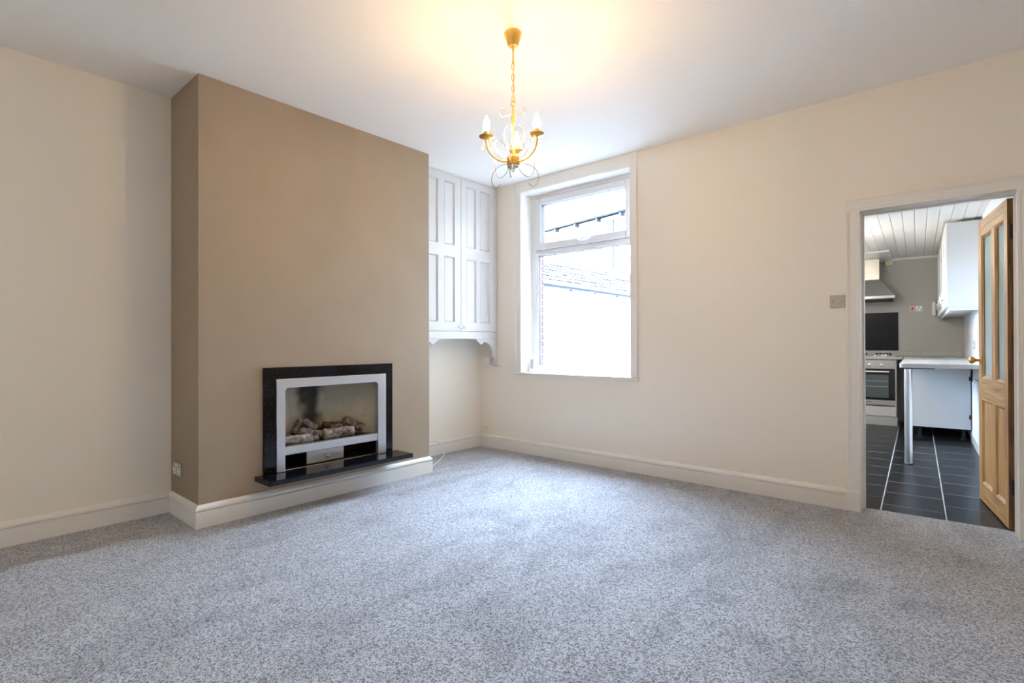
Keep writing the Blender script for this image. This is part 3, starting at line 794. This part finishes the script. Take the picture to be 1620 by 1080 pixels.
part('lower_trim', MB().box(-1.055, OY - .008, .276, -.473, OY + .004, .348), 'steelplain', ov, bevel=.002)
part('badge', MB().box(-.80, OY - .0088, .316, -.74, OY - .0079, .322), 'iron', ov)

bt = root('kitchen_worktop', 'speckled stone-look worktop with upstand along the kitchen end wall', 'worktop', (-.9, 4.9, .914), 'K')
part('slab', MB().box(KXL + .005, 4.635, .914, -.382, KYB - .002, .956), 'speck', bt, bevel=.010)
part('upstand', MB().box(KXL + .005, KYB - .018, .956, KXR - .002, KYB - .002, 1.030), 'speck', bt, bevel=.004)
bb = root('breakfast_bar', 'worktop in reflection-pale colour on a chrome leg jutting along the kitchen side wall', 'worktop', (-.04, 3.5, .0), 'K')
poly = [(KXR, 1.90), (-.335, 1.90), (-.352, 1.906), (-.360, 1.922), (-.360, 4.52)]
for k in range(1, 7):
    a = R(90 * k / 6); poly.append((-.36 - .02 * (1 - math.cos(a)) - .0, 4.52 + .11 * math.sin(a)))
poly += [(-.38, KYB - .019), (KXR, KYB - .019)]
part('slab', MB().prism(poly, 'Z', .912, .954), 'pale', bb, bevel=.006)
lg = part('leg', MB().lathe([(.031, .012), (.031, .905)], 24, (-.297, 1.955, 0)), 'legchrome', bb, 'round chrome leg', smooth=40)
part('foot', MB().lathe([(.036, .0005), (.036, .010), (.031, .013)], 24, (-.297, 1.955, 0)), 'iron', lg, smooth=40)
part('mounting_plate', MB().box(-.34, 1.915, .903, -.10, 1.995, .912), 'iron', bb, 'black mounting plate under the top')

uc = root('base_cabinet', 'pale grey base cabinet end panel standing on black feet', 'cabinet', (0, 4.5, 0), 'K')
part('body', MB().box(-.272, 3.87, .135, .258, 5.23, .908), 'unit', uc)
part('end_panel', MB().box(-.278, 3.85, .128, .262, 3.868, .908), 'unit', uc, bevel=.002)
for x, y in ((-.21, 3.93), (.20, 3.93), (-.21, 4.6), (.20, 4.6), (-.21, 5.15), (.20, 5.15)):
    part('foot', MB().lathe([(.030, .0005), (.030, .012), (.018, .018), (.018, .128), (.03, .134)], 14, (x, y, 0)), 'iron', uc, smooth=40)
for z in (.25, .70):
    part('notch_block', MB().box(.246, 3.838, z, .270, 3.850, z + .05), 'iron', uc, 'black block standing in for a dark notch')  # black blocks in place of dark notches cut in the panel edge
for z in (.16, .20, .40, .62, .84):
    for x in (-.20, .215):
        part('screw_cap', MB().lathe([(.005, 3.8485), (.005, 3.851)], 8, (x + random.uniform(-.02, .02), 0, z), 'Y'), 'kplinth', uc)

hb = root('gas_hob', 'steel gas hob with black pan supports on the end worktop', 'hob', (-.76, 4.93, .956), 'K')
part('plate', MB().box(-1.05, 4.68, .9565, -.475, 5.18, .964), 'steelplain', hb, bevel=.002)
for i, (x, y) in enumerate(((-.905, 4.80), (-.615, 4.80), (-.905, 5.05), (-.615, 5.05))):
    b = part('burner', MB().lathe([(.045, .964), (.045, .972), (.032, .974), (.032, .982), (.026, .985)], 20, (x, y, 0)), 'chrome', hb, smooth=40)
    s = MB()
    for a in range(4):
        ca, sa = math.cos(R(90 * a + 45)), math.sin(R(90 * a + 45))
        s.tube([(x + ca * .12, y + sa * .12, .965), (x + ca * .12, y + sa * .12, .994), (x + ca * .02, y + sa * .02, .994)], .005, 6)
    part('pan_support', s, 'iron', hb, smooth=50)
for k in range(4):
    part('knob', MB().lathe([(.016, .964), (.014, .984), (.008, .986)], 14, (-.94 + .12 * k, 4.71, 0)), 'chrome', hb, smooth=40)
solo('glass_splashback', MB().box(-1.055, KYB - .008, 1.031, -.447, KYB - .001, 1.592), 'splash', 'dark blue-black glass splashback behind the hob', 'splashback', (-.75, KYB, 1.031), 'K', bevel=.001)
ho = root('cooker_hood', 'steel chimney cooker hood above the dark splashback', 'cooker hood', (-.765, 5.0, 1.753), 'K')
part('canopy', MB().add([(-1.06, 4.785, 1.812), (-.475, 4.785, 1.812), (-.475, KYB, 1.812), (-1.06, KYB, 1.812),
                         (-.875, 5.0, 2.062), (-.658, 5.0, 2.062), (-.658, KYB, 2.062), (-.875, KYB, 2.062)],
     [(0, 3, 2, 1), (4, 5, 6, 7), (0, 1, 5, 4), (1, 2, 6, 5), (2, 3, 7, 6), (3, 0, 4, 7)]), 'steelplain', ho)
part('front_lip', MB().box(-1.062, 4.775, 1.770, -.473, KYB, 1.812), 'chrome', ho, bevel=.003)
part('filter', MB().box(-1.04, 4.79, 1.752, -.50, KYB - .01, 1.770), 'iron', ho)
part('flue', MB().box(-.875, 4.985, 2.062, -.658, KYB, 2.360), 'steelplain', ho, bevel=.003)
cp = solo('ceiling_box', MB().box(-1.40, 4.33, 2.362, -.518, 5.235, KZ - .0005), 'unitdoor', 'shallow white boxed panel on the kitchen ceiling over the hood', 'ceiling panel', (-.9, 4.8, 2.362), 'K', bevel=.006)
cw = root('cooker_switch', 'chrome cooker switch with a red rocker and socket on the end wall', 'switch', (-.245, KYB, 1.637), 'K')
part('plate', MB().box(-.325, KYB - .009, 1.590, -.165, KYB, 1.684), 'plate', cw, bevel=.002)
part('rocker_surround', MB().box(-.316, KYB - .011, 1.600, -.248, KYB - .009, 1.674), mat('pink_tinted_insert', (.75, .45, .38), .4), cw)
part('red_rocker', MB().box(-.294, KYB - .016, 1.622, -.270, KYB - .011, 1.652), 'red', cw)
part('socket_insert', MB().box(-.242, KYB - .011, 1.600, -.174, KYB - .009, 1.674), 'whiteplast', cw)
part('pin_hole', MB().box(-.213, KYB - .0116, 1.645, -.203, KYB - .0108, 1.662).box(-.232, KYB - .0116, 1.618, -.220, KYB - .0108, 1.626).box(-.196, KYB - .0116, 1.618, -.184, KYB - .0108, 1.626), 'iron', cw)
jx = root('junction_box', 'small cream junction box with a loose wire high on the end wall', 'junction box', (-.553, KYB, 2.33), 'K')
part('box', MB().box(-.600, KYB - .045, 2.288, -.506, KYB, 2.346), 'jbox', jx, bevel=.003)
part('wire', MB().tube(spline([(-.575, KYB - .03, 2.29), (-.565, KYB - .035, 2.25), (-.55, KYB - .03, 2.22), (-.552, KYB - .025, 2.18)], 6), .004, 6), 'cable', jx, smooth=60)
pl = root('fused_outlet', 'small grey outlet on the side wall beside the pine door', 'socket', (KXR, 3.55, 1.12), 'K')
part('plate', MB().box(KXR - .010, 3.50, 1.075, KXR, 3.62, 1.165), mat('grey_plastic', (.42, .43, .44), .4), pl, bevel=.002)
part('rocker', MB().box(KXR - .014, 3.55, 1.105, KXR - .010, 3.575, 1.135), 'whiteplast', pl)

ra = root('panel_radiator', 'low white panel radiator on the kitchen side wall behind the door', 'radiator', (.22, 2.3, .15), 'K')
rp = MB().box(.208, 1.93, .20, .232, 2.68, .79)
part('panel', rp, 'unitdoor', ra, bevel=.006)
for k in range(18):
    y = 1.955 + k * .041
    part('convector_rib', MB().prism([(y, .0), (y + .007, 0)] and [(.208, y), (.201, y + .007), (.201, y + .022), (.208, y + .029)], 'Z', .225, .765), 'unitdoor', ra)
part('pipe', MB().tube([(.235, 1.90, .002), (.235, 1.90, .22), (.225, 1.94, .23)], .0075, 8), 'whiteplast', ra, smooth=50)
part('valve', MB().lathe([(.014, .15), (.017, .16), (.017, .20), (.012, .21)], 12, (.235, 1.90, 0)), 'chrome', ra, smooth=40)
part('wall_bracket', MB().box(.232, 2.10, .3, .28, 2.13, .7).box(.232, 2.48, .3, .28, 2.51, .7), 'unitdoor', ra)

lp = root('added_fill_lamp', 'added white globe lamp brightening the kitchen from out of view', 'lamp', (-1.15, 2.6, KZ), 'K')  # lamp added out of view to brighten the kitchen
part('ceiling_cup', MB().lathe([(.05, KZ - .001), (.05, KZ - .02), (.01, KZ - .035)], 18, (-1.15, 2.6, 0)), 'whiteplast', lp, smooth=40)
part('flex', MB().tube([(-1.15, 2.6, KZ - .03), (-1.15, 2.6, 2.13)], .003, 6), 'cable', lp)
part('globe', MB().lathe([(.02, 2.13), (.06, 2.115), (.088, 2.07), (.09, 2.04), (.07, 1.98), (.03, 1.955), (.004, 1.95)], 16, (-1.15, 2.6, 0)), emat('fill_lamp_globe', (1.0, .84, .62), KFILL), lp, smooth=60)

tb = root('timer_box', 'slim white box on the end wall by the far wall cabinet', 'box', (-.04, KYB, 1.53), 'K')
part('box', MB().box(-.062, KYB - .06, 1.53, -.022, KYB - .001, 1.72), 'whiteplast', tb, bevel=.004)
part('cover', MB().box(-.058, KYB - .064, 1.54, -.026, KYB - .06, 1.71), 'whiteplast', tb, bevel=.001)
# wall cabinets along the side wall
wc_labels = ['nearest white wall cabinet beside the pine door showing its blank end', 'second white wall cabinet from the pine door',
             'third white wall cabinet from the pine door', 'farthest white wall cabinet touching the kitchen end wall']
for i in range(4):
    y0 = 2.60 + i * .665; y1 = y0 + .663
    c = root('wall_cabinet', wc_labels[i], 'cabinet', (.15, (y0 + y1) / 2, 1.505), 'K', 'wall cabinets along the kitchen side wall')
    part('body', MB().box(.021, y0, 1.505, KXR, y0 + .018, 2.350).box(.021, y1 - .018, 1.505, KXR, y1, 2.350).box(.021, y0 + .018, 1.505, KXR, y1 - .018, 1.523)
         .box(.021, y0 + .018, 2.332, KXR, y1 - .018, 2.350).box(KXR - .006, y0 + .018, 1.523, KXR, y1 - .018, 2.332), 'unit', c)
    # door hinged at the far side
    db = MB()
    W_ = y1 - y0 - .004
    db.box(-.020, -W_, 0, 0, 0, .843)
    dd = bpy.data.objects.new('door', db.mesh('door', 'unitdoor'))
    col.objects.link(dd); dd.parent = c
    b0 = BASE[c.name]
    dd.location = (.020 - b0[0], y1 - .002 - b0[1], 1.506 - b0[2])
    dd.rotation_euler = (0, 0, 0)
    BASE[dd.name] = (0, 0, 0); bev(dd, .002)
    part('bead', ringX(MB(), -.024, -.020, -W_ + .06, -.06, .07, .77, .012), 'unitdoor', dd)
    part('handle', MB().tube(spline([(-.020, -W_ + .035, .07), (-.042, -W_ + .035, .075), (-.046, -W_ + .035, .115), (-.042, -W_ + .035, .155), (-.020, -W_ + .035, .16)], 5), .005, 8), 'chrome', dd, smooth=60)
solo('cabinet_pelmet', MB().box(.03, 2.615, 1.470, .048, KYB - .005, 1.505).box(.048, 2.615, 1.470, KXR - .001, 2.633, 1.505), 'unit', 'narrow pale pelmet under the kitchen wall cabinets', 'pelmet', (.04, 4, 1.47), 'K')

# ================================================================== OUTSIDE
solo('ground', MB().box(-30, -20, -.5, 20, 45, -.25), 'ground', 'dark flagged yard outside the window', 'ground', kind=S)
# outer leaf of the window wall: rendered slab and brick jambs beside the window
ol = solo('wall_outer', rect_holes('Y', YW + .24, YW + .345, XL - .2, -1.80, -.3, ZC + .15, [(-3.725, -2.06, .80, 2.78)]).box(-3.71, YW + .246, .80, -3.506, YW + .34, 2.78).box(-2.272, YW + .246, .80, -2.06, YW + .34, 2.78)
          .box(-3.506, YW + .24, .60, -2.272, YW + .345, .83).box(-3.506, YW + .24, 2.745, -2.272, YW + .345, 2.78), 'mortar', 'outer skin of the house wall with brick window jambs', 'wall', kind=S)
bm1 = MB().box(-.1075, -.051, -.0325, .1075, .051, .0325).mesh('brick', 'brick')
bm2 = MB().box(-.0511, -.051, -.0325, .0511, .051, .0325).mesh('brick', 'brick')
for i in range(26):
    z = .845 + i * .075
    if i % 2:
        piece('brick', bm1, ol, (-3.500 - .1075 + random.uniform(-.002, .002), YW + .293, z)); piece('brick', bm1, ol, (-2.278 + .1075, YW + .293, z))
    else:
        piece('brick', bm2, ol, (-3.500 - .0511 + random.uniform(-.002, .002), YW + .293, z)); piece('brick', bm2, ol, (-2.278 + .0511, YW + .293, z))
og = rect_holes('X', KXL - .31, KXL - .205, .37, KYB + .15, -.3, 5.4, [(1.72, 2.68, 1.0, 2.08)])  # tall wing added out of view to keep side sky off the cupboard
og.box(KXL - .205, .37, KZ + .13, KXR + .15, KYB + .15, 5.4)
solo('wall_sky_blocker', og, 'oldstone', 'unseen weathered stone kitchen wing wall raised to block sky light', 'wall', fr='K', kind=S)
# neighbouring outbuilding with a slate roof
EX = -6.46
nb = root('neighbouring_outbuilding', 'white rendered outbuilding with a slate roof across the yard', 'building', (-8, 10.5, -.25))
part('wall', MB().box(-9.6, 6.2, -.25, EX - .10, 16.5, 2.36).prism([(-9.6, 2.36), (EX - .10, 2.36), (-8.02, 3.28)], 'Y', 6.25, 16.45), 'render', nb)
part('fascia', MB().box(EX - .12, 6.15, 2.28, EX - .085, 16.55, 2.40), 'render', nb)
gt = part('gutter', MB().tube([(EX - .02, 6.1, 2.385), (EX - .02, 16.6, 2.385)], .055, 10), 'gutter', nb, smooth=50)
for k in range(11):
    part('gutter_bracket', MB().box(EX - .09, 6.5 + k, 2.30, EX - .02, 6.53 + k, 2.34), 'gutter', gt)
SL = Vector((-8.02 - EX, 0, 3.30 - 2.40)); sl = SL.length; su = SL.normalized()
ang = math.atan2(3.30 - 2.40, 8.02 + EX)
rf = part('roof', MB().prism([(EX, 2.37), (-8.02, 3.27), (-8.02, 3.21), (EX, 2.31)], 'Y', 6.1, 16.6).prism([(-8.02, 3.27), (-9.8, 2.30), (-9.8, 2.24), (-8.02, 3.21)], 'Y', 6.1, 16.6), 'slategap', nb)
sm = [MB().add([(-.002, -wd / 2, 0), (-.002, wd / 2, 0), (.27, wd / 2, 0), (.27, -wd / 2, 0), (-.002, -wd / 2, .008), (-.002, wd / 2, .008), (.27, wd / 2, .008), (.27, -wd / 2, .008)],
               [(0, 1, 2, 3), (4, 7, 6, 5), (0, 4, 5, 1), (1, 5, 6, 2), (2, 6, 7, 3), (3, 7, 4, 0)]).mesh('slate', 'slate') for wd in (.325, .338, .345)]
cnt = 0
for r_ in range(8):
    s = .01 + r_ * .222
    y = 7.4 + (.18 if r_ % 2 else 0)
    while y < 16.4 and cnt < 298:
        p = Vector((EX, y, 2.372)) + su * s + Vector((.5, 0, .866)) * .036
        o = piece('slate', sm[random.randrange(3)], rf, (p.x, p.y, p.z + random.uniform(0, .010)))
        o.rotation_euler = (0, 0, 0)
        o.rotation_mode = 'QUATERNION'
        zax = Vector((su.z, 0, -su.x)).normalized()
        xax = (su + zax * -.125).normalized(); zz_ = xax.cross(Vector((0, -1, 0))).normalized()
        if zz_.z < 0: zz_ = -zz_
        yax = zz_.cross(xax)
        o.rotation_quaternion = Matrix((xax, yax, zz_)).transposed().to_quaternion()
        y += .362; cnt += 1
part('ridge_tiles', MB().tube([(-8.02, 6.1, 3.29), (-8.02, 16.6, 3.29)], .07, 8), 'gutter', nb, smooth=50)
# further roof behind
nb2 = root('rear_slate_roof_building', 'pale building with a hipped slate roof behind the outbuilding', 'building', (-12.5, 17, -.25))
part('wall', MB().box(-16, 13.2, -.25, -9.9, 19.8, 3.4), 'stone', nb2)
for hx in ((-16.2, 13.0), (-9.7, 13.0)):
    part('hip_tile', MB().tube([(hx[0], hx[1], 3.42), (-13, 15.5, 5.02)], .06, 8), 'gutter', nb2, smooth=50)
part('ridge_tile', MB().tube([(-13, 15.5, 5.02), (-13, 17.5, 5.02)], .07, 8), 'gutter', nb2, smooth=50)
part('roof', MB().add([(-16.2, 13.0, 3.4), (-9.7, 13.0, 3.4), (-9.7, 20, 3.4), (-16.2, 20, 3.4), (-13, 15.5, 5.0), (-13, 17.5, 5.0)],
                      [(0, 1, 4), (1, 2, 5, 4), (2, 3, 5), (3, 0, 4, 5), (0, 3, 2, 1)]), 'slate', nb2)
# terrace house beyond
fh = root('terrace_house', 'pale terrace house with dark gutter and downpipe beyond the roofs', 'building', (-12, 21.5, -.25))
dv = Vector((3.4, -.66, 0)).normalized(); nv = Vector((.66, 3.4, 0)).normalized()
o0 = Vector((-16.9, 22.2, 0))
def q(u, n_, z):
    p = o0 + dv * u + nv * n_
    return (p.x, p.y, z)
def qbox(u0, u1, n0, n1, z0, z1):
    return MB().add([q(u0, n0, z0), q(u1, n0, z0), q(u1, n1, z0), q(u0, n1, z0), q(u0, n0, z1), q(u1, n0, z1), q(u1, n1, z1), q(u0, n1, z1)],
                    [(0, 3, 2, 1), (4, 5, 6, 7), (0, 1, 5, 4), (1, 2, 6, 5), (2, 3, 7, 6), (3, 0, 4, 7)])
GZ = 7.22
part('wall', qbox(-6, 14, .25, 8, -.25, GZ - .1), 'stone', fh)
part('roof', MB().add([q(-6.2, 0, GZ), q(14.2, 0, GZ), q(14.2, 4.2, GZ + 2.9), q(-6.2, 4.2, GZ + 2.9), q(-6.2, 8.3, GZ), q(14.2, 8.3, GZ)],
                      [(0, 1, 2, 3), (3, 2, 5, 4), (0, 3, 4), (1, 5, 2), (0, 4, 5, 1)]), 'slate', fh)
fg = part('gutter', MB().tube([q(-6.2, -.05, GZ - .04), q(14.2, -.05, GZ - .04)], .07, 8), 'gutter', fh, smooth=50)
for k in range(13):
    part('gutter_bracket', qbox(-5 + k * 1.45, -4.9 + k * 1.45, -.04, .25, GZ - .28, GZ - .10), 'gutter', fg)
part('downpipe', MB().tube([q(4.6, .18, GZ - .3), q(4.6, .18, 0)], .06, 8), 'gutter', fh, smooth=50)
for u in (-3.5, -.5, 2.4, 6.5, 9.5):
    wn = part('window', qbox(u, u + 1.0, .20, .26, 4.6, 6.2), 'upvc', fh)
    part('pane', qbox(u + .08, u + .92, .19, .21, 4.7, 5.35), 'ovglass', wn); part('pane', qbox(u + .08, u + .92, .19, .21, 5.45, 6.1), 'ovglass', wn)
part('chimney_stack', qbox(6, 7, 3.6, 4.6, GZ + 1.8, GZ + 4.2), 'brick', fh)
